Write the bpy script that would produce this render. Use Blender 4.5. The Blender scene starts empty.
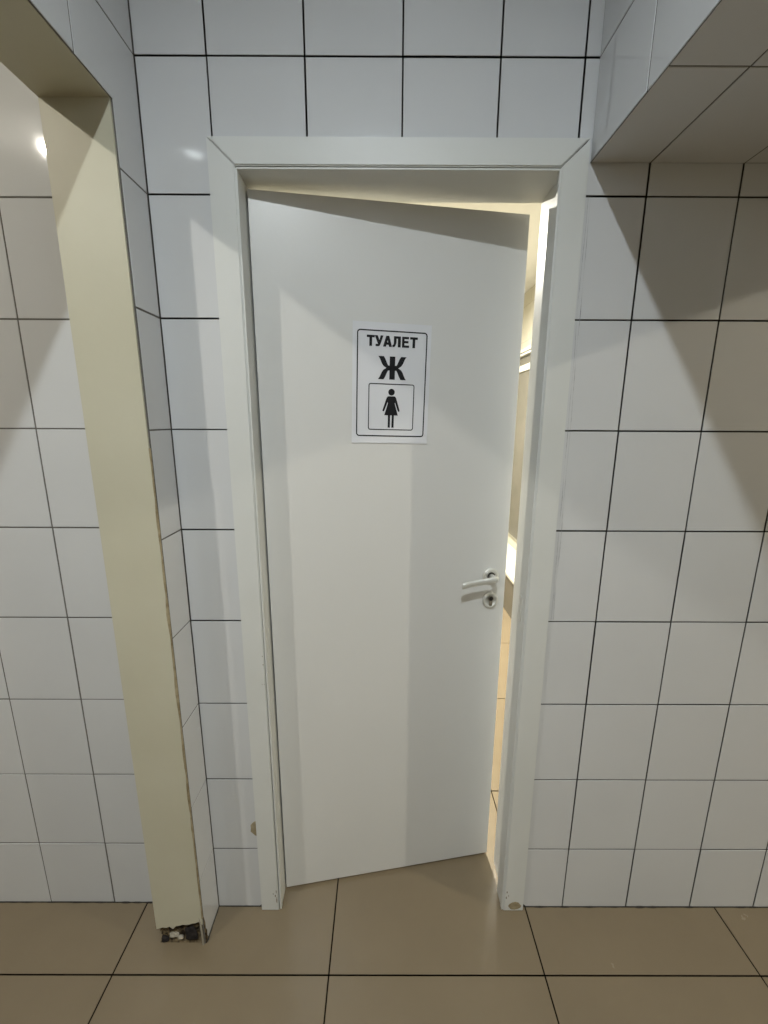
import bpy, bmesh, math, random
from mathutils import Vector, Matrix
from mathutils.noise import noise as pnoise
random.seed(7)
S = bpy.context.scene
C = S.collection
H = 1.5125                       # eye height

# ------------------------------------------------------------------ materials
def mat(name, col, rough=.5, spec=.5, metal=0, noise=0, nscale=8, col2=None, bump=0, bscale=60, coat=0, rvar=0):
    m = bpy.data.materials.new(name); m.use_nodes = True
    nt = m.node_tree; b = nt.nodes['Principled BSDF']
    b.inputs['Base Color'].default_value = (*col, 1); b.inputs['Roughness'].default_value = rough
    b.inputs['Specular IOR Level'].default_value = spec; b.inputs['Metallic'].default_value = metal
    b.inputs['Coat Weight'].default_value = coat
    tc = nt.nodes.new('ShaderNodeTexCoord')
    if noise:
        n = nt.nodes.new('ShaderNodeTexNoise'); n.inputs['Scale'].default_value = nscale; n.inputs['Detail'].default_value = 6
        r = nt.nodes.new('ShaderNodeValToRGB')
        r.color_ramp.elements[0].position = .5-noise; r.color_ramp.elements[1].position = .5+noise
        c2 = col2 or tuple(c*.85 for c in col)
        r.color_ramp.elements[0].color = (*c2, 1); r.color_ramp.elements[1].color = (*col, 1)
        nt.links.new(tc.outputs['Object'], n.inputs['Vector']); nt.links.new(n.outputs['Fac'], r.inputs['Fac'])
        nt.links.new(r.outputs['Color'], b.inputs['Base Color'])
        if rvar:
            mr = nt.nodes.new('ShaderNodeMapRange'); mr.inputs['To Min'].default_value = rough-rvar; mr.inputs['To Max'].default_value = rough+rvar
            nt.links.new(n.outputs['Fac'], mr.inputs['Value']); nt.links.new(mr.outputs['Result'], b.inputs['Roughness'])
    if bump:
        n2 = nt.nodes.new('ShaderNodeTexNoise'); n2.inputs['Scale'].default_value = bscale; n2.inputs['Detail'].default_value = 3
        bm_ = nt.nodes.new('ShaderNodeBump'); bm_.inputs['Strength'].default_value = bump; bm_.inputs['Distance'].default_value = .001
        nt.links.new(tc.outputs['Object'], n2.inputs['Vector']); nt.links.new(n2.outputs['Fac'], bm_.inputs['Height'])
        nt.links.new(bm_.outputs['Normal'], b.inputs['Normal'])
    return m

def emit(name, col, k):
    m = bpy.data.materials.new(name); m.use_nodes = True
    b = m.node_tree.nodes['Principled BSDF']
    b.inputs['Base Color'].default_value = (*col, 1)
    b.inputs['Emission Color'].default_value = (*col, 1); b.inputs['Emission Strength'].default_value = k
    return m

M_TILE = mat('glazed_white_tile', (.64, .65, .66), .045, .5, noise=.3, nscale=3, col2=(.60, .61, .62), bump=.05, bscale=9)
M_GROUT = mat('grey_grout', (.19, .18, .165), .9, .2, noise=.3, nscale=25, col2=(.12, .112, .10))
M_PLASTER = mat('beige_painted_plaster', (.56, .54, .43), .45, .35, noise=.4, nscale=5, col2=(.50, .475, .36), bump=.5, bscale=35)
M_FLOOR = mat('beige_floor_tile', (.225, .178, .115), .25, .5, noise=.5, nscale=5, col2=(.19, .15, .097), bump=.1, bscale=40, rvar=.06)
M_FGROUT = mat('dark_floor_joint', (.02, .017, .013), .9, .1)
M_CEIL = mat('white_ceiling_paint', (.7, .7, .68), .8, .2)
M_WALLB = mat('white_wall_paint', (.38, .36, .31), .6, .3)
M_LEAF = mat('white_door_laminate', (.70, .70, .685), .32, .4, noise=.3, nscale=1.6, col2=(.665, .665, .645), bump=.12, bscale=120)
M_FRAME = mat('white_frame_film', (.68, .69, .675), .45, .4, noise=.3, nscale=4, col2=(.62, .63, .60), bump=.1, bscale=90)
M_EDGE = mat('worn_frame_end', (.36, .32, .26), .7, .2, noise=.12, nscale=70, col2=(.12, .09, .06))
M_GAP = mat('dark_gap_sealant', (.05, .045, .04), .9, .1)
M_SEAL = mat('grubby_sealant', (.5, .5, .5), .6, .3, noise=.15, nscale=60, col2=(.22, .22, .24))
M_PAPER = mat('white_paper', (.72, .73, .76), .55, .3, bump=.25, bscale=20)
M_INK = mat('black_ink', (.012, .012, .014), .6, .2)
M_STEEL = mat('satin_nickel', (.74, .74, .70), .45, .5, metal=.55)
M_DARK = mat('dark_metal', (.03, .028, .025), .4, .4, metal=.6)
M_BRASS = mat('key_cylinder_metal', (.35, .32, .27), .35, .5, metal=1)
M_CREAM = mat('cream_wall_tile', (.52, .50, .42), .3, .4, noise=.3, nscale=3, col2=(.48, .455, .37))
M_CGROUT = mat('cream_grout', (.42, .38, .3), .8, .2)
M_PANEL = mat('taupe_cladding', (.12, .11, .09), .35, .5, noise=.2, nscale=7, col2=(.09, .085, .068))
M_RAIL = mat('white_rail', (.55, .54, .48), .4, .4)
M_RUB = mat('brown_rubble', (.20, .15, .085), .95, .1, noise=.12, nscale=60, col2=(.03, .022, .015), bump=1, bscale=150)
M_RUBD = mat('dark_rubble', (.035, .03, .028), .9, .2, noise=.2, nscale=90, col2=(.012, .010, .010), bump=1, bscale=220)
M_CHIP = mat('pale_plaster_chip', (.36, .33, .27), .9, .1)
M_BRICK = mat('bare_brown_mortar', (.42, .36, .24), .95, .1, noise=.2, nscale=50, col2=(.24, .19, .11))

# ------------------------------------------------------------------ helpers
def link(name, bm, mats, parent=None, smooth=False):
    bmesh.ops.recalc_face_normals(bm, faces=bm.faces) if smooth != 'keep' else None
    me = bpy.data.meshes.new(name); bm.to_mesh(me); bm.free()
    for m in (mats if isinstance(mats, (list, tuple)) else [mats]): me.materials.append(m)
    if smooth is True:
        for p in me.polygons: p.use_smooth = True
    o = bpy.data.objects.new(name, me); C.objects.link(o)
    if parent: o.parent = parent
    return o
def struct(o, label, cat=None):
    o['kind'] = 'structure'; o['label'] = label
    if cat: o['category'] = cat
    return o
def thing(name, label, cat, loc=(0,0,0), rz=0, group=None):
    o = bpy.data.objects.new(name, None); C.objects.link(o); o.location = loc; o.rotation_euler = (0,0,rz)
    o.empty_display_size = .05
    o['label'] = label; o['category'] = cat
    if group: o['group'] = group
    return o
def box(bm, x0, x1, y0, y1, z0, z1, mi=0, bev=0):
    vs = [bm.verts.new((x, y, z)) for x in (x0, x1) for y in (y0, y1) for z in (z0, z1)]
    fs = []
    for f in ((0,1,3,2),(4,6,7,5),(0,4,5,1),(2,3,7,6),(0,2,6,4),(1,5,7,3)):
        q = bm.faces.new([vs[i] for i in f]); q.material_index = mi; fs.append(q)
    if bev:
        es = list({e for f in fs for e in f.edges})
        bmesh.ops.bevel(bm, geom=es, offset=bev, segments=2, affect='EDGES', profile=.6)
def prism(bm, pts, axis, a, b, mi=0):
    """extrude a 2D polygon (pts) between a and b along an axis: 'y' uses (x,z) points"""
    def P(p, t):
        return {'y': (p[0], t, p[1]), 'x': (t, p[0], p[1]), 'z': (p[0], p[1], t)}[axis]
    A = [bm.verts.new(P(p, a)) for p in pts]; B = [bm.verts.new(P(p, b)) for p in pts]
    n = len(pts)
    for f in [A, B[::-1]] + [[A[i], A[(i+1) % n], B[(i+1) % n], B[i]] for i in range(n)]:
        q = bm.faces.new(f); q.material_index = mi
def lathe(bm, prof, n=32, M=Matrix.Identity(4), mi=0):
    """profile of (radius, height) turned about local z, then moved by M"""
    rings = []
    for r, h in prof:
        if r < 1e-6: rings.append([bm.verts.new(M @ Vector((0, 0, h)))])
        else: rings.append([bm.verts.new(M @ Vector((r*math.cos(2*math.pi*k/n), r*math.sin(2*math.pi*k/n), h))) for k in range(n)])
    for a, b in zip(rings, rings[1:]):
        for k in range(n):
            k2 = (k+1) % n
            f = [a[0], b[k], b[k2]] if len(a) == 1 else ([a[k], b[0], a[k2]] if len(b) == 1 else [a[k], b[k], b[k2], a[k2]])
            if len(set(f)) > 2: bm.faces.new(f).material_index = mi
G = .0037
def tiles(bm, O, U, V, us, vs, skip=None, depth=.0013, bev=.0006, tilt=.0009, mt=0, mg=1, g=G, grout=True, wob=.0004):
    """bevelled tiles over a grout bed. O origin, U/V in-plane unit vectors, N = U x V faces the viewer; surface of tile = plane through O"""
    O, U, V = Vector(O), Vector(U), Vector(V); N = U.cross(V)
    for i in range(len(us)-1):
        for j in range(len(vs)-1):
            u0, u1, v0, v1 = us[i], us[i+1], vs[j], vs[j+1]
            if skip and skip((u0+u1)/2, (v0+v1)/2): continue
            if grout:
                q = [bm.verts.new(O+U*a+V*b-N*depth) for a, b in ((u0,v0),(u1,v0),(u1,v1),(u0,v1))]
                bm.faces.new(q).material_index = mg
            h = g/2
            a0, a1, b0, b1 = u0+h, u1-h, v0+h, v1-h
            if a1-a0 < .004 or b1-b0 < .004: continue
            du, dv, dn = random.gauss(0, tilt), random.gauss(0, tilt), random.uniform(-.0002, 0)
            ju, jv = random.uniform(-wob, wob), random.uniform(-wob, wob)
            cu, cv = (a0+a1)/2, (b0+b1)/2
            def pt(a, b, d): return bm.verts.new(O + U*(a+ju) + V*(b+jv) + N*(dn - d + (a-cu)*du + (b-cv)*dv))
            lo = [pt(a, b, depth) for a, b in ((a0,b0),(a1,b0),(a1,b1),(a0,b1))]
            mi_ = [pt(a, b, bev) for a, b in ((a0,b0),(a1,b0),(a1,b1),(a0,b1))]
            k = bev
            tp = [pt(a, b, 0) for a, b in ((a0+k,b0+k),(a1-k,b0+k),(a1-k,b1-k),(a0+k,b1-k))]
            bm.faces.new(tp).material_index = mt
            for r0, r1 in ((lo, mi_), (mi_, tp)):
                for s in range(4):
                    bm.faces.new([r0[s], r0[(s+1)%4], r1[(s+1)%4], r1[s]]).material_index = mt
def rng(start, step, lo, hi):
    """joint positions start + k*step clipped to lo..hi, with both ends"""
    k = math.ceil((lo-start)/step + 1e-6); out = [lo]
    while start + k*step < hi - .004:
        v = start + k*step
        if v > lo + .004: out.append(v)
        k += 1
    return out + [hi]

D = 1.0535; RZ = 1.9944; RH = .2527; CW = .203
ZC = 2.87                         # corridor ceiling height
XP = -.5185                      # tiled right face of pillar / left end of door wall
XS = .4437                       # tiled left face of the right soffit
ZB, ZS = 2.109, 2.0576           # undersides of the left beam, right soffit
YP, YL = .9508, 1.0637
YW = 1.197                       # room side of the door wall
XO0, XO1, ZO = -.3185, .3785, 2.0408    # door opening
ROWS = rng(RZ, RH, 0, ZC)

# ------------------------------------------------------------------ floor, ceilings
bm = bmesh.new()
FX, FY, FS = -.1476, .8822, .603
tiles(bm, (0,0,0), (1,0,0), (0,1,0), rng(FX, FS, -3.4, 4.6), rng(FY, FS, -2.2, 5.2), depth=.0013, bev=.0006, tilt=.0002, g=.0038, wob=0)
box(bm, -3.4, 4.6, -2.2, 5.2, -.1, -.0013, 1)
struct(link('floor', bm, [M_FLOOR, M_FGROUT], smooth='keep'), 'beige tiled floor with thin dark joints running under the door')
bm = bmesh.new(); box(bm, -3.4, 4.6, -2.2, YW, ZC, ZC+.08)
struct(link('ceiling', bm, M_CEIL), 'plain pale ceiling above the corridor')

# ------------------------------------------------------------------ door wall
bm = bmesh.new()
tiles(bm, (0,D,0), (1,0,0), (0,0,1), [XP, -.3688], ROWS)                          # column left of the frame
tiles(bm, (0,D,0), (1,0,0), (0,0,1), [-.3688, -.342], [r for r in ROWS if r < 2.0])
rows_top = [2.062] + [r for r in ROWS if r > 2.1]
tiles(bm, (0,D,0), (1,0,0), (0,0,1), [-.3688, -.1658, .0372, .2402, .4147, XS+.02], rows_top)
lowr = [r for r in ROWS if r < ZS-.02] + [ZS+.01]
colr = rng(.5742, CW, .40, 4.6)
tiles(bm, (0,D,0), (1,0,0), (0,0,1), colr, lowr)
tiles(bm, (0,D,0), (1,0,0), (0,0,1), rng(.4147, CW, 1.58, 4.6), [ZS] + [r for r in ROWS if r > 2.1])
ym = D+.0013
box(bm, XP-.02, XO0-.03, ym, YW, 0, ZC, 1)
box(bm, XO1+.03, 4.6, ym, YW, 0, ZC, 1)
box(bm, XO0-.03, XO1+.03, ym, YW, ZO+.03, ZC, 1)
struct(link('wall_front', bm, [M_TILE, M_GROUT], smooth='keep'), 'white glazed tile wall around the door')

# recessed tiled wall left of the pillar
bm = bmesh.new()
tiles(bm, (0,YL,0), (1,0,0), (0,0,1), rng(-.8566, CW, -3.4, XP-.03), rng(1.9924, .2515, 0, ZC))
box(bm, -3.4, XP-.03, YL+.0013, YW, 0, ZC, 1)
struct(link('wall_left', bm, [M_TILE, M_GROUT], smooth='keep'), 'white tiled wall set back to the left of the beige pillar')

# rest of the corridor shell
for nm, a in (('wall_corridor_left', (-3.48,-3.4,-2.2,YW,0,ZC)), ('wall_corridor_right', (4.6,4.68,-2.2,YW,0,ZC)), ('wall_back', (-3.48,4.68,-2.28,-2.2,0,ZC))):
    bm = bmesh.new(); box(bm, *a); struct(link(nm, bm, M_WALLB), 'plain pale corridor wall')

# ------------------------------------------------------------------ pillar and beam (left)
def rough_strip(bm, x, ya, z0, z1, n, w, t, mi, seed):
    """thin irregular vertical crust hugging an arris"""
    prev = None
    for k in range(n+1):
        z = z0 + (z1-z0)*k/n
        a = w*(.35+.65*abs(pnoise(Vector((seed, z*9, 0))))*2)
        cur = [bm.verts.new((x-a, ya-.0002, z)), bm.verts.new((x, ya-t, z)), bm.verts.new((x+.0012, ya+a*.7, z))]
        if prev:
            for i in range(2): bm.faces.new([prev[i], prev[i+1], cur[i+1], cur[i]]).material_index = mi
        prev = cur
PX0, PX1 = -.6570, XP-.0035
root = thing('pillar', 'beige painted pillar with a tiled right side and broken base', 'pillar'); root['kind'] = 'structure'
del root['category']
bm = bmesh.new()
# plaster body: front with a broken lower corner
zb = .078
nx = 14
top = []
for k in range(nx+1):
    x = PX0 + (PX1-PX0)*k/nx
    z = .060 + .026*k/nx + .016*pnoise(Vector((x*70, 3, 1)))
    top.append((x, z))
prism(bm, [(PX0, ZB)] + top + [(PX1, ZB)], 'y', YP, YP+.03)
box(bm, PX0, PX1, YP+.03, YL+.06, 0, ZB)
link('plaster_shaft', bm, [M_PLASTER], root)
bm = bmesh.new()
tiles(bm, (XP,0,0), (0,1,0), (0,0,1), [YP+.006, D], [r for r in ROWS if r < ZB-.02], grout=False)
box(bm, PX1-.001, XP-.0013, YP+.004, D+.02, 0, ZB, 1)
link('tiled_side', bm, [M_TILE, M_GROUT], root, smooth='keep')
bm = bmesh.new(); rough_strip(bm, PX1+.0025, YP, .10, 1.45, 160, .0045, .0014, 0, 4.2)
link('cracked_edge', bm, [M_BRICK], root)
# rubble inside the broken base
bm = bmesh.new()
g = []
for i in range(25):
    row = []
    for j in range(14):
        x = PX0+.001 + (XP-.004-PX0)*i/24; z = .105*j/13
        y = YP+.017 + .011*pnoise(Vector((x*55, z*70, 0)))+.006*pnoise(Vector((x*150, z*160, 5)))
        if j == 0: y = YP+.006
        row.append(bm.verts.new((x, y, z)))
    g.append(row)
for i in range(24):
    for j in range(13): bm.faces.new([g[i][j], g[i+1][j], g[i+1][j+1], g[i][j+1]])
link('broken_base', bm, [M_RUB], root)
def lump(bm, c, s, seed, mi=0):
    r = bmesh.ops.create_icosphere(bm, subdivisions=2, radius=1)
    for v in r['verts']:
        k = 1+.45*pnoise(v.co*1.3+Vector((seed, 0, 0)))
        v.co = Vector((v.co.x*s[0]*k, v.co.y*s[1]*k, v.co.z*s[2]*k)) + Vector(c)
bm = bmesh.new(); lump(bm, (-.612, YP+.006, .030), (.015, .005, .009), 1); lump(bm, (-.594, YP+.007, .020), (.009, .005, .006), 8)
link('plaster_chunk', bm, [M_CHIP], root)
bm = bmesh.new(); lump(bm, (-.560, YP+.006, .036), (.020, .006, .027), 3); lump(bm, (-.640, YP+.008, .012), (.012, .006, .011), 9)
link('dark_crumb', bm, [M_RUBD], root)
bm = bmesh.new()
prism(bm, [(-.5275,.0),(-.5235,.0),(-.5255,.085),(-.5300,.105)], 'y', YP-.0005, YP+.004)
link('exposed_tile_edge', bm, [M_CHIP], root)
bm = bmesh.new(); prism(bm, [(YP+.0045, 0), (YP+.020, 0), (YP+.014, .018), (YP+.016, .034), (YP+.009, .052), (YP+.010, .070), (YP+.0045, .100)], 'x', XP-.003, XP+.0008)
link('broken_tile_corner', bm, [M_RUB], root)

root = thing('beam', 'beige painted beam underside resting on the pillar with tiled right side', 'beam'); root['kind'] = 'structure'
del root['category']
bm = bmesh.new(); box(bm, PX0, PX1, -2.2, YL+.02, ZB, ZC)
link('plaster_core', bm, [M_PLASTER], root)
bm = bmesh.new()
tiles(bm, (XP,0,0), (0,1,0), (0,0,1), rng(.8531, CW, -2.2, .8531), [ZB+.0005]+[r for r in ROWS if r > ZB+.02], grout=False)
tiles(bm, (XP,0,0), (0,1,0), (0,0,1), [.8531, D], [r for r in ROWS if r > ZB+.02], grout=False)
hg = G/2
prism(bm, [(.8531+hg, ZB+.001), (YP+.006, ZB+.001), (YP+.006, RZ+hg), (D-hg, RZ+hg), (D-hg, RZ+RH-hg), (.8531+hg, RZ+RH-hg)], 'x', XP-.0014, XP-.0001)
box(bm, PX1-.001, XP-.0013, -2.2, D+.02, ZB+.001, ZC, 1)
link('tiled_side', bm, [M_TILE, M_GROUT], root, smooth='keep')

# ------------------------------------------------------------------ tiled soffit (right)
bm = bmesh.new()
X2 = 1.58
tiles(bm, (0,0,ZS), (1,0,0), (0,-1,0), rng(.5742, CW, XS, X2), rng(-.7981, .253, -D, 2.2))       # underside
tiles(bm, (XS,0,0), (0,-1,0), (0,0,1), rng(-.8519, CW, -D, 2.2), [ZS-.001]+[r for r in ROWS if r > ZS+.02])
box(bm, XS+.0014, X2, -2.2, D+.02, ZS+.0014, ZC, 1)
struct(link('soffit', bm, [M_TILE, M_GROUT], smooth='keep'), 'boxed tiled soffit hanging over the right part of the wall')

# ------------------------------------------------------------------ door frame
YT = D-.012
fr = thing('trim_1', 'white door frame with mitred casing', 'frame'); fr['kind'] = 'structure'; del fr['category']
m_ = .0005
xl0, xl1, xr0t, xr1t, xr0b, xr1b = -.3780, -.3205, .3785, .4368, .3835, .4455
zt0, zt1 = 2.0445, 2.0985
def casing(poly):
    bm = bmesh.new(); prism(bm, poly, 'y', YT, D-.0004)
    es = [e for e in bm.edges if all(v.co.y < YT+.0001 for v in e.verts)]
    bmesh.ops.bevel(bm, geom=es, offset=.0022, segments=2, affect='EDGES')
    return link('casing', bm, M_FRAME, fr)
casing([(xl0-.0012, .0), (xl1-.004, .0), (xl1, zt0-m_), (xl0, zt1-m_*2)])
casing([(xr0b, .0), (xr1b, .0), (xr1t, zt1-.0016), (xr0t, zt0-.0012)])
casing([(xl1+.0004, zt0), (xr0t-.0004, zt0), (xr1t-.0014, zt1), (xl0+.0008, zt1)])
# jamb boards
bm = bmesh.new(); box(bm, XO0-.029, XO0, D+.0002, YW-.001, .001, ZO, bev=.001); link('jamb', bm, M_FRAME, fr)
bm = bmesh.new(); box(bm, XO1+.0135, XO1+.029, D+.0002, YW-.001, .001, ZO+.01, bev=.001)
box(bm, XO1, XO1+.0137, D+.0002, 1.100, .001, 1.992, bev=.001); link('jamb', bm, M_FRAME, fr)
bm = bmesh.new(); box(bm, XO0-.029, XO1+.029, D+.0002, 1.108, ZO, ZO+.029, bev=.001); box(bm, XO0-.029, XO1+.029, 1.1082, YW-.001, ZO+.003, ZO+.029)
link('head_jamb', bm, M_FRAME, fr)
# rounded inner lips just inside the casing
bm = bmesh.new(); box(bm, XO0-.003, XO0+.0015, YT+.003, D+.004, .001, ZO, bev=.001); link('lip', bm, M_FRAME, fr)
bm = bmesh.new(); box(bm, XO1-.0015, XO1+.014, YT+.003, D+.004, .001, ZO, bev=.001); link('lip', bm, M_FRAME, fr)
bm = bmesh.new(); box(bm, XO0, XO1, YT+.004, D+.004, ZO-.0015, ZO+.0025, bev=.001); link('lip', bm, M_FRAME, fr)
# strike plate on the latch jamb
bm = bmesh.new(); box(bm, XO1-.0022, XO1, 1.072, 1.092, .975, 1.045, bev=.0008); box(bm, XO1-.0045, XO1-.0018, 1.078, 1.086, 1.0, 1.022, bev=.001)
link('strike_plate', bm, M_STEEL, fr)['label'] = 'small steel strike plate'
# scuffed lower ends
def scuff(x, z, w, h, seed, y=YT-.0004, n=9, rag=1, parent=fr, m=M_EDGE, name='scuff'):
    bm = bmesh.new(); ps = []
    for k in range(n):
        a = 2*math.pi*k/n; r = 1-.4*rag+rag*.8*abs(pnoise(Vector((math.cos(a)*1.5+seed, math.sin(a)*1.5, seed))))
        ps.append((x+w/2*r*math.cos(a), z+h/2*r*math.sin(a)))
    prism(bm, ps, 'y', y, y+.0009)
    return link(name, bm, m, parent)
for x, z, w, h, s in ((-.3300,.040,.005,.03,1),(-.3335,.058,.004,.012,2),(-.3300,.075,.003,.018,3),(-.3395,.066,.003,.006,4),(.3905,.074,.004,.010,5),(.3895,.052,.004,.014,6),
                      (.3960,.060,.003,.008,7),(-.3272,.885,.0025,.004,9),(-.3325,.80,.0022,.003,10),(-.3265,.80,.0022,.003,11),(-.3262,.86,.0028,.006,12)):
    scuff(x, z, w, h, s)
scuff(.4180, .020, .046, .034, 8, m=M_BRICK, rag=.5, n=12)
# broken silicone line between frame and tiles, right side
bm = bmesh.new()
for xo, sd, zz0 in ((.4462, 1, .99), (.4520, 7, .99)):
    prev = None
    for k in range(140):
        z = zz0 + (RZ-zz0)*k/139
        x = xo + .002*pnoise(Vector((z*7, sd, 3)))+.003*pnoise(Vector((z*2, sd, 3))) + .006*(RZ-z)
        w = .0002+.0016*max(0, pnoise(Vector((z*14, sd, 0)))+.25)
        c = [bm.verts.new((x, D-.0006, z)), bm.verts.new((x+w, D-.0006, z))]
        if prev: bm.faces.new([prev[0], prev[1], c[1], c[0]])
        prev = c
link('sealant_line', bm, M_SEAL, fr)
# dark crevice shadow-gap at the foot of the frame (open joint)
bm = bmesh.new(); prism(bm, [(.4440,.0),(.4600,.001),(.4475,.012),(.4455,.042)], 'y', D-.0012, D+.002); link('open_joint', bm, M_GAP, fr)
bm = bmesh.new(); prism(bm, [(-.3900,.0),(-.3785,.0),(-.3795,.010)], 'y', D-.0012, D+.002); link('open_joint', bm, M_GAP, fr)
# chipped plaster patch on the tile beside the frame
o = scuff(-.379, .302, .044, .062, 21, y=D-.0006, m=M_BRICK, name='wall_chip', parent=bpy.data.objects['wall_front'], n=16, rag=.35)
# dirt line where tiles meet floor
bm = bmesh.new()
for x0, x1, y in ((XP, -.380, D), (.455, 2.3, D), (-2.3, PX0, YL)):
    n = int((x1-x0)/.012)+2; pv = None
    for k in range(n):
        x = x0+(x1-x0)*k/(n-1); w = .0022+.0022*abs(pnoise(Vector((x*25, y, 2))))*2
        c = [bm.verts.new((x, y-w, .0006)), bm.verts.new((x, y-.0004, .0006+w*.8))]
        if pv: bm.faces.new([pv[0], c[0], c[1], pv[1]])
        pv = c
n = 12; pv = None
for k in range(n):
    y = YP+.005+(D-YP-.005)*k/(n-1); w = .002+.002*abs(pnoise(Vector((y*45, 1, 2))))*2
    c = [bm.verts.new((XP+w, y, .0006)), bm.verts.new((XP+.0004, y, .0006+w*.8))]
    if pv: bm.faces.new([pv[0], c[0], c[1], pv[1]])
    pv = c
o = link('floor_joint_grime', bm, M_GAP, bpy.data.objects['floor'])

# ------------------------------------------------------------------ door
HX, HY = -.3135, 1.101
ANG = math.atan2(1.218-1.101, .3735+.3125)
W = .6955
Z0, Z1 = .011, 2.028
door = thing('door_1', 'white laminate door standing ajar with lever handle', 'door', (HX, HY, 0), ANG); door['kind'] = 'structure'; del door['category']
bm = bmesh.new(); box(bm, 0, W, 0, .038, Z0, Z1, bev=.0012); link('leaf', bm, M_LEAF, door)
RY = Matrix.Rotation(math.pi/2, 4, 'X')      # local z -> -y (towards viewer)
def atd(s, z, y=0): return Matrix.Translation((s, y, z)) @ RY
hd = None
bm = bmesh.new(); lathe(bm, [(0,0),(.0235,0),(.0245,.002),(.0245,.006),(.0225,.0085),(.012,.0092),(.0115,.0075),(0,.0075)], 40, atd(.6455,1.0565)); rose = link('rosette', bm, M_STEEL, door, True)
bm = bmesh.new(); lathe(bm, [(.0092,.0073),(.0118,.0073),(.0118,.0098),(.0092,.0098),(.0092,.0073)], 32, atd(.6455,1.0565)); link('collar', bm, M_DARK, rose)
bm = bmesh.new(); lathe(bm, [(0,0),(.0235,0),(.0245,.002),(.0245,.006),(.0225,.0085),(.017,.0092),(.0165,.0075),(0,.0075)], 40, atd(.6485,.9785)); ro2 = link('keyhole_rosette', bm, M_STEEL, door, True)
bm = bmesh.new()
pts = [(.0088*math.cos(a), .006+.0088*math.sin(a)) for a in [math.radians(-50+ (280)*k/14) for k in range(15)]]
pts = pts + [(-.0052,-.014),(-.003,-.0165),(.003,-.0165),(.0052,-.014)]
prism(bm, [(.6485+x, .9785+z) for x, z in pts], 'y', -.0100, -.0070); link('key_cylinder', bm, M_BRASS, ro2)
bm = bmesh.new(); lathe(bm, [(0,.0101),(.0062,.0101),(.0066,.0108),(.0058,.0112),(0,.0112)], 24, atd(.6485,.985)); link('key_plug', bm, M_DARK, ro2)
bm = bmesh.new(); box(bm, .6473,.6497,-.0116,-.0110,.980,.990); link('key_slot', bm, M_GAP, ro2)
# lever: swept round neck turning into a flat-oval grip
def sweep(bm, path, secs, n=20):
    rings = []
    for i, p in enumerate(path):
        p = Vector(p); t = (Vector(path[min(i+1, len(path)-1)])-Vector(path[max(i-1, 0)])).normalized()
        up = Vector((0,0,1)); s = t.cross(up).normalized()
        a, b = secs[i]
        rings.append([bm.verts.new(p + s*a*math.cos(2*math.pi*k/n) + up*b*math.sin(2*math.pi*k/n)) for k in range(n)])
    for r0, r1 in zip(rings, rings[1:]):
        for k in range(n): bm.faces.new([r0[k], r0[(k+1)%n], r1[(k+1)%n], r1[k]])
    bm.faces.new(rings[0][::-1]); bm.faces.new(rings[-1])
bm = bmesh.new()
s0, z0 = .6455, 1.0565
path = [(s0, -.005, z0), (s0, -.022, z0+.002), (s0, -.041, z0+.005)]; secs = [(.0075,.0075), (.0075,.0075), (.0075,.0078)]
for k in range(1, 7):
    a = math.pi/2*k/6; path.append((s0-.013*(1-math.cos(a)), -.041-.013*math.sin(a), z0+.006)); secs.append((.0073-.0012*k/6, .0078+.0014*k/6))
for k in range(1, 9):
    t = k/8; path.append((s0-.013-.092*t, -.054+.003*math.sin(t*3), z0+.006-.013*t)); secs.append((.0060-.001*t, .0092))
path.append((s0-.1075, -.0535, z0-.0072)); secs.append((.003, .006))
sweep(bm, path, secs); link('lever_handle', bm, M_STEEL, door, True)
# latch bolt and forend on the closing edge
bm = bmesh.new(); box(bm, W, W+.0015, .008, .030, .93, 1.11, bev=.0005); fo = link('lock_forend', bm, M_STEEL, door)
bm = bmesh.new(); prism(bm, [(W+.001,.013),(W+.012,.024),(W+.012,.0255),(W+.001,.0255)], 'z', 1.030, 1.050); link('latch_bolt', bm, M_STEEL, door)
# hinges on the room side
for z in (.25, 1.02, 1.80):
    bm = bmesh.new(); lathe(bm, [(0,-.045),(.006,-.045),(.006,.045),(0,.045)], 16, Matrix.Translation((-.004, .044, z))); link('hinge', bm, M_STEEL, door, True)

# ------------------------------------------------------------------ paper sign on the door
SC = (.3376, 1.6036)
sign = bpy.data.objects.new('paper_sign', None); C.objects.link(sign)
sign['label'] = 'white paper toilet sign with black border, letters and woman pictogram taped to the door'
sign['category'] = 'sign'
ca, sa = math.cos(ANG), math.sin(ANG)
sign.location = (HX + ca*SC[0] + sa*.0012, HY + sa*SC[0] - ca*.0012, SC[1])
sign.rotation_mode = 'XYZ'
sign.matrix_world = Matrix.Translation(sign.location) @ Matrix.Rotation(ANG, 4, 'Z') @ Matrix.Rotation(.021, 4, 'Y')
bm = bmesh.new(); nu, nv = 16, 22; g = []
PW, PH = .2055, .3025
for side in (0, 1):
    gg = []
    for i in range(nu+1):
        col = []
        for j in range(nv+1):
            u, v = -PW/2+PW*i/nu, -PH/2+PH*j/nv
            d = max(0, abs(u)-PW/2+.012)/.012; e = max(0, abs(v)-PH/2+.012)/.012
            y = 0
            col.append(bm.verts.new((u, y - (.0003 if side else 0) - .0009*(d*d+e*e)*(.5+.5*pnoise(Vector((u*18, v*18, 2)))) , v)))
        gg.append(col)
    g.append(gg)
for side in (0, 1):
    for i in range(nu):
        for j in range(nv):
            f = [g[side][i][j], g[side][i+1][j], g[side][i+1][j+1], g[side][i][j+1]]
            bm.faces.new(f if side else f[::-1])
rim = [(i,0) for i in range(nu)] + [(nu,j) for j in range(nv)] + [(i,nv) for i in range(nu,0,-1)] + [(0,j) for j in range(nv,0,-1)]
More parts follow.
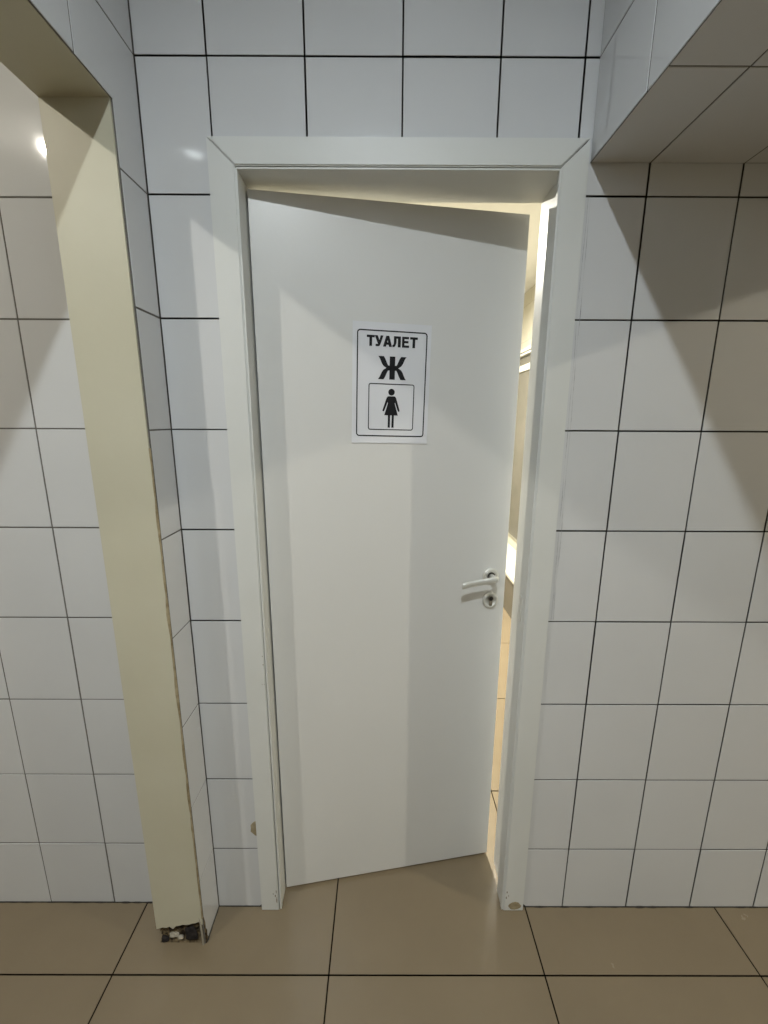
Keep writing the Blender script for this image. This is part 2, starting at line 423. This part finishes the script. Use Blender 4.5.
for k in range(len(rim)):
    a, b = rim[k], rim[(k+1) % len(rim)]
    bm.faces.new([g[1][a[0]][a[1]], g[0][a[0]][a[1]], g[0][b[0]][b[1]], g[1][b[0]][b[1]]])
link('sheet', bm, M_PAPER, sign, 'keep')
Y_I, Y_J = -.0008, -.0004
def ink(bm, pts): prism(bm, pts, 'y', Y_I, Y_J)
def rrect(x0, x1, z0, z1, r, n=6):
    out = []
    for cx, cz, a0 in ((x1-r,z1-r,0),(x0+r,z1-r,90),(x0+r,z0+r,180),(x1-r,z0+r,270)):
        for k in range(n+1):
            a = math.radians(a0+90*k/n); out.append((cx+r*math.cos(a), cz+r*math.sin(a)))
    return out
def outline(bm, x0, x1, z0, z1, r, w):
    A = rrect(x0,x1,z0,z1,r); B = rrect(x0+w,x1-w,z0+w,z1-w,r-w); n = len(A)
    for k in range(n):
        k2 = (k+1) % n; ink(bm, [A[k], A[k2], B[k2], B[k]])
bm = bmesh.new(); outline(bm, -.0915, .0925, -.1335, .1330, .0085, .0030); link('border', bm, M_INK, sign)
bm = bmesh.new(); outline(bm, -.0600, .0625, -.1165, .0028, .0060, .0023); link('inner_border', bm, M_INK, sign)
def place(polys, x, z, w, h, name):
    bm = bmesh.new()
    for p in polys: ink(bm, [(x+a*w, z+b*h) for a, b in p])
    link(name, bm, M_INK, sign)
T_ = [[(0,1),(0,.78),(1,.78),(1,1)], [(.33,.78),(.33,0),(.67,0),(.67,.78)]]
U_ = [[(-.02,1),(.34,1),(.60,.50),(.50,.22),(.36,.27)], [(.70,1),(1.03,1),(.68,.19),(.50,.22),(.54,.50)], [(.50,.26),(.68,.19),(.57,.04),(.42,0),(.10,0),(.10,.21),(.34,.21),(.40,.26)]]
A_ = [[(-.02,0),(.32,0),(.54,.74),(.67,1),(.33,1)], [(.68,0),(1.02,0),(.67,1),(.46,.74)], [(.22,.18),(.78,.18),(.70,.40),(.30,.40)]]
L_ = [[(.18,1),(1,1),(1,.78),(.44,.78)], [(.66,.80),(1,.80),(1,0),(.66,0)], [(.18,1),(.50,1),(.49,.40),(.36,.10),(.24,.02),(.02,0),(.02,.19),(.12,.21),(.18,.34)]]
E_ = [[(0,0),(.34,0),(.34,1),(0,1)], [(.34,1),(.96,1),(.96,.79),(.34,.79)], [(.34,.62),(.90,.62),(.90,.41),(.34,.41)], [(.34,.21),(1,.21),(1,0),(.34,0)]]
x0, zt, hh = -.0665, .0937, .0265
for gl, w, adv in ((T_,.0205,.0208),(U_,.0212,.0218),(A_,.0228,.0236),(L_,.0222,.0256),(E_,.0188,.0210),(T_,.0205,0)):
    place(gl, x0, zt, w, hh, 'letter'); x0 += adv
# large Ж with curved arms
zc, hz = .0418, .0572
polys = [[(-.0072+.0015,-.5*hz+zc),(.0072+.0015,-.5*hz+zc),(.0072+.0015,.5*hz+zc),(-.0072+.0015,.5*hz+zc)]]
bm = bmesh.new(); ink(bm, polys[0])
ctr = [(.0055,0),(.0095,.0012),(.0165,.0045),(.0205,.0105),(.0238,.0180),(.0262,.0232),(.0300,.0286)]
wid = [.0048,.0046,.0066,.0070,.0070,.0070,.0072]
for sx in (-1, 1):
    for sz in (-1, 1):
        up = [];
        for (a, b), w in zip(ctr, wid):
            if b > .004: up.append((a, b, w))
        L = [(a-w*1.0, b) for a, b, w in up]; R_ = [(a+w*1.0, b) for a, b, w in up]
        for k in range(len(up)-1):
            ink(bm, [(.0015+sx*x, zc+sz*z) for x, z in (L[k], R_[k], R_[k+1], L[k+1])])
        ink(bm, [(.0015+sx*x, zc+sz*z) for x, z in ((.004,0),(.0160,0),(.0231,.0046),(.0099,.0062),(.004,.0060))])
link('letter', bm, M_INK, sign)
# woman pictogram
bm = bmesh.new(); hx, hz_ = .0012, -.0185
ink(bm, [(hx+.0086*math.cos(2*math.pi*k/24), hz_+.0086*math.sin(2*math.pi*k/24)) for k in range(24)])
ink(bm, [(hx+a, b) for a, b in ((-.0100,-.0300),(-.0075,-.0290),(.0080,-.0290),(.0105,-.0300),(.0125,-.0330),(.0095,-.0470),(.0185,-.0780),(-.0180,-.0780),(-.0090,-.0470),(-.0120,-.0330))])
for s in (-1, 1):
    ink(bm, [(hx+s*a, b) for a, b in ((.0085,-.0296),(.0122,-.0325),(.0140,-.0370),(.0222,-.0625),(.0232,-.0665),(.0205,-.0685),(.0180,-.0660),(.0095,-.0430))])
    ink(bm, [(hx+s*a, b) for a, b in ((.0022,-.0770),(.0080,-.0770),(.0080,-.1100),(.0022,-.1100))])
link('pictogram', bm, M_INK, sign)

# ------------------------------------------------------------------ room behind the door
ZR = 2.62; YF = 4.6; XR = 1.25; XLR = -1.0
bm = bmesh.new(); box(bm, XLR, XR+.1, YW, YF+.1, ZR, ZR+.08); struct(link('ceiling_washroom', bm, M_CEIL), 'white ceiling of the lit room behind the door')
bm = bmesh.new(); tiles(bm, (0,YF,0), (1,0,0), (0,0,1), rng(.1, .3, XLR, XR), rng(0, .3, 0, ZR), g=.003); box(bm, XLR, XR+.1, YF+.0014, YF+.1, 0, ZR, 1)
struct(link('wall_washroom_back', bm, [M_CREAM, M_CGROUT], smooth='keep'), 'cream tiled far wall of the lit room')
bm = bmesh.new(); tiles(bm, (XR,0,0), (0,-1,0), (0,0,1), rng(0, .3, -YF, -YW), rng(.1, .3, 0, ZR), g=.003); box(bm, XR+.0014, XR+.1, YW, YF, 0, ZR, 1)
struct(link('wall_washroom_right', bm, [M_CREAM, M_CGROUT], smooth='keep'), 'cream tiled right wall of the lit room')
bm = bmesh.new(); box(bm, XLR-.1, XLR, YW, YF+.1, 0, ZR+.08); struct(link('wall_washroom_left', bm, M_CREAM), 'cream left wall of the lit room')
# partition panel along the right wall
root = thing('wall_panel', 'taupe panel with white rails on the wall beyond the open door gap', 'panel')
bm = bmesh.new(); box(bm, XR-.03, XR-.002, 3.2, YF-.02, .45, 1.93, bev=.001); link('panel', bm, M_PANEL, root)
bm = bmesh.new(); box(bm, XR-.045, XR-.002, 3.2, YF-.02, 1.932, 1.985, bev=.004); link('rail', bm, M_RAIL, root)
bm = bmesh.new(); box(bm, XR-.05, XR-.002, 3.2, YF-.02, 2.065, 2.083, bev=.003); link('rail', bm, M_RAIL, root)
bm = bmesh.new(); box(bm, XR-.05, XR-.002, 3.2, YF-.02, 2.092, 2.12, bev=.003); link('rail', bm, M_RAIL, root)
bm = bmesh.new(); box(bm, XR-.02, XR-.002, 3.2, YF-.02, 1.988, 2.062); link('recess_panel', bm, M_PANEL, root)
root = thing('low_ledge', 'low boxed ledge with pale top and brown face in the lit room beyond the gap', 'ledge')
bm = bmesh.new(); box(bm, 1.0, XR-.002, 2.9, YF-.02, .001, .30, bev=.002); link('face', bm, M_PANEL, root)
bm = bmesh.new(); box(bm, .985, XR-.002, 2.89, YF-.02, .3005, .325, bev=.003); link('top', bm, M_RAIL, root)

# ------------------------------------------------------------------ lamps
def lamp(x, y, z, r, k, col, label, depth=.020, tilt=0, dome=0):
    t = thing('ceiling_light', label, 'ceiling light', (x, y, z))
    d = depth
    M = Matrix.Rotation(math.radians(tilt), 4, 'X')
    bm = bmesh.new(); lathe(bm, [(r+.001, 0), (r+.0025, -d-.003), (r+.006, -d-.006), (r+.016, -d-.005), (r+.019, -d), (r+.019, 0)], 48, M); link('housing', bm, M_STEEL, t, True)
    bm = bmesh.new()
    if dome:
        n = 8; lathe(bm, [(r*math.sin(math.pi/2*k_/n), -d-.006-dome*math.cos(math.pi/2*k_/n)) for k_ in range(n+1)] + [(r, -.003)], 32, M)
    else:
        lathe(bm, [(0, -.003), (r, -.003)], 48, M)
    link('lens', bm, emit('lamp_glow', col, k), t)
K = 4500
ZL = ZC-.002
KM, KL, KR = .80, .44, 1.05
lamp(-.06, -.42, ZL, .032, K*KM, (.89, .965, 1), 'round ceiling light in front of the door', .020, 8)
lamp(-1.70, -.38, ZL, .032, K*KL, (1, .95, .84), 'domed ceiling light left of the beam', .004, 0, .028)
lamp(3.80, -.38, ZL, .032, K*KR, (1, .92, .74), 'domed ceiling light far right beyond the soffit', .004, 0, .028)
lamp(.16, 3.0, ZR-.002, .05, 8600, (1, .955, .83), 'round warm ceiling light in the room behind the door', .004)

w = bpy.data.worlds.new('world'); S.world = w; w.use_nodes = True
w.node_tree.nodes['Background'].inputs[0].default_value = (.5, .52, .55, 1); w.node_tree.nodes['Background'].inputs[1].default_value = .05

# ------------------------------------------------------------------ camera
F = Vector((0.0015521832, 0.9774133157, -0.2113310223)); R = Vector((0.9999923949, -0.0007610060, 0.0038250610)); U = Vector((-0.0035778414, 0.2113353523, 0.9774070636))
cd = bpy.data.cameras.new('camera'); cam = bpy.data.objects.new('camera', cd); C.objects.link(cam)
cd.sensor_fit = 'HORIZONTAL'; cd.sensor_width = 36; cd.lens = 36*423.688/768; cd.clip_start = .01
cam.matrix_world = Matrix(((R.x, U.x, -F.x, 0), (R.y, U.y, -F.y, 0), (R.z, U.z, -F.z, H), (0,0,0,1)))
S.camera = cam
S.view_settings.view_transform = 'Standard'; S.view_settings.look = 'None'
S.view_settings.gamma = 1; S.view_settings.use_curve_mapping = False
S.view_settings.exposure = 0
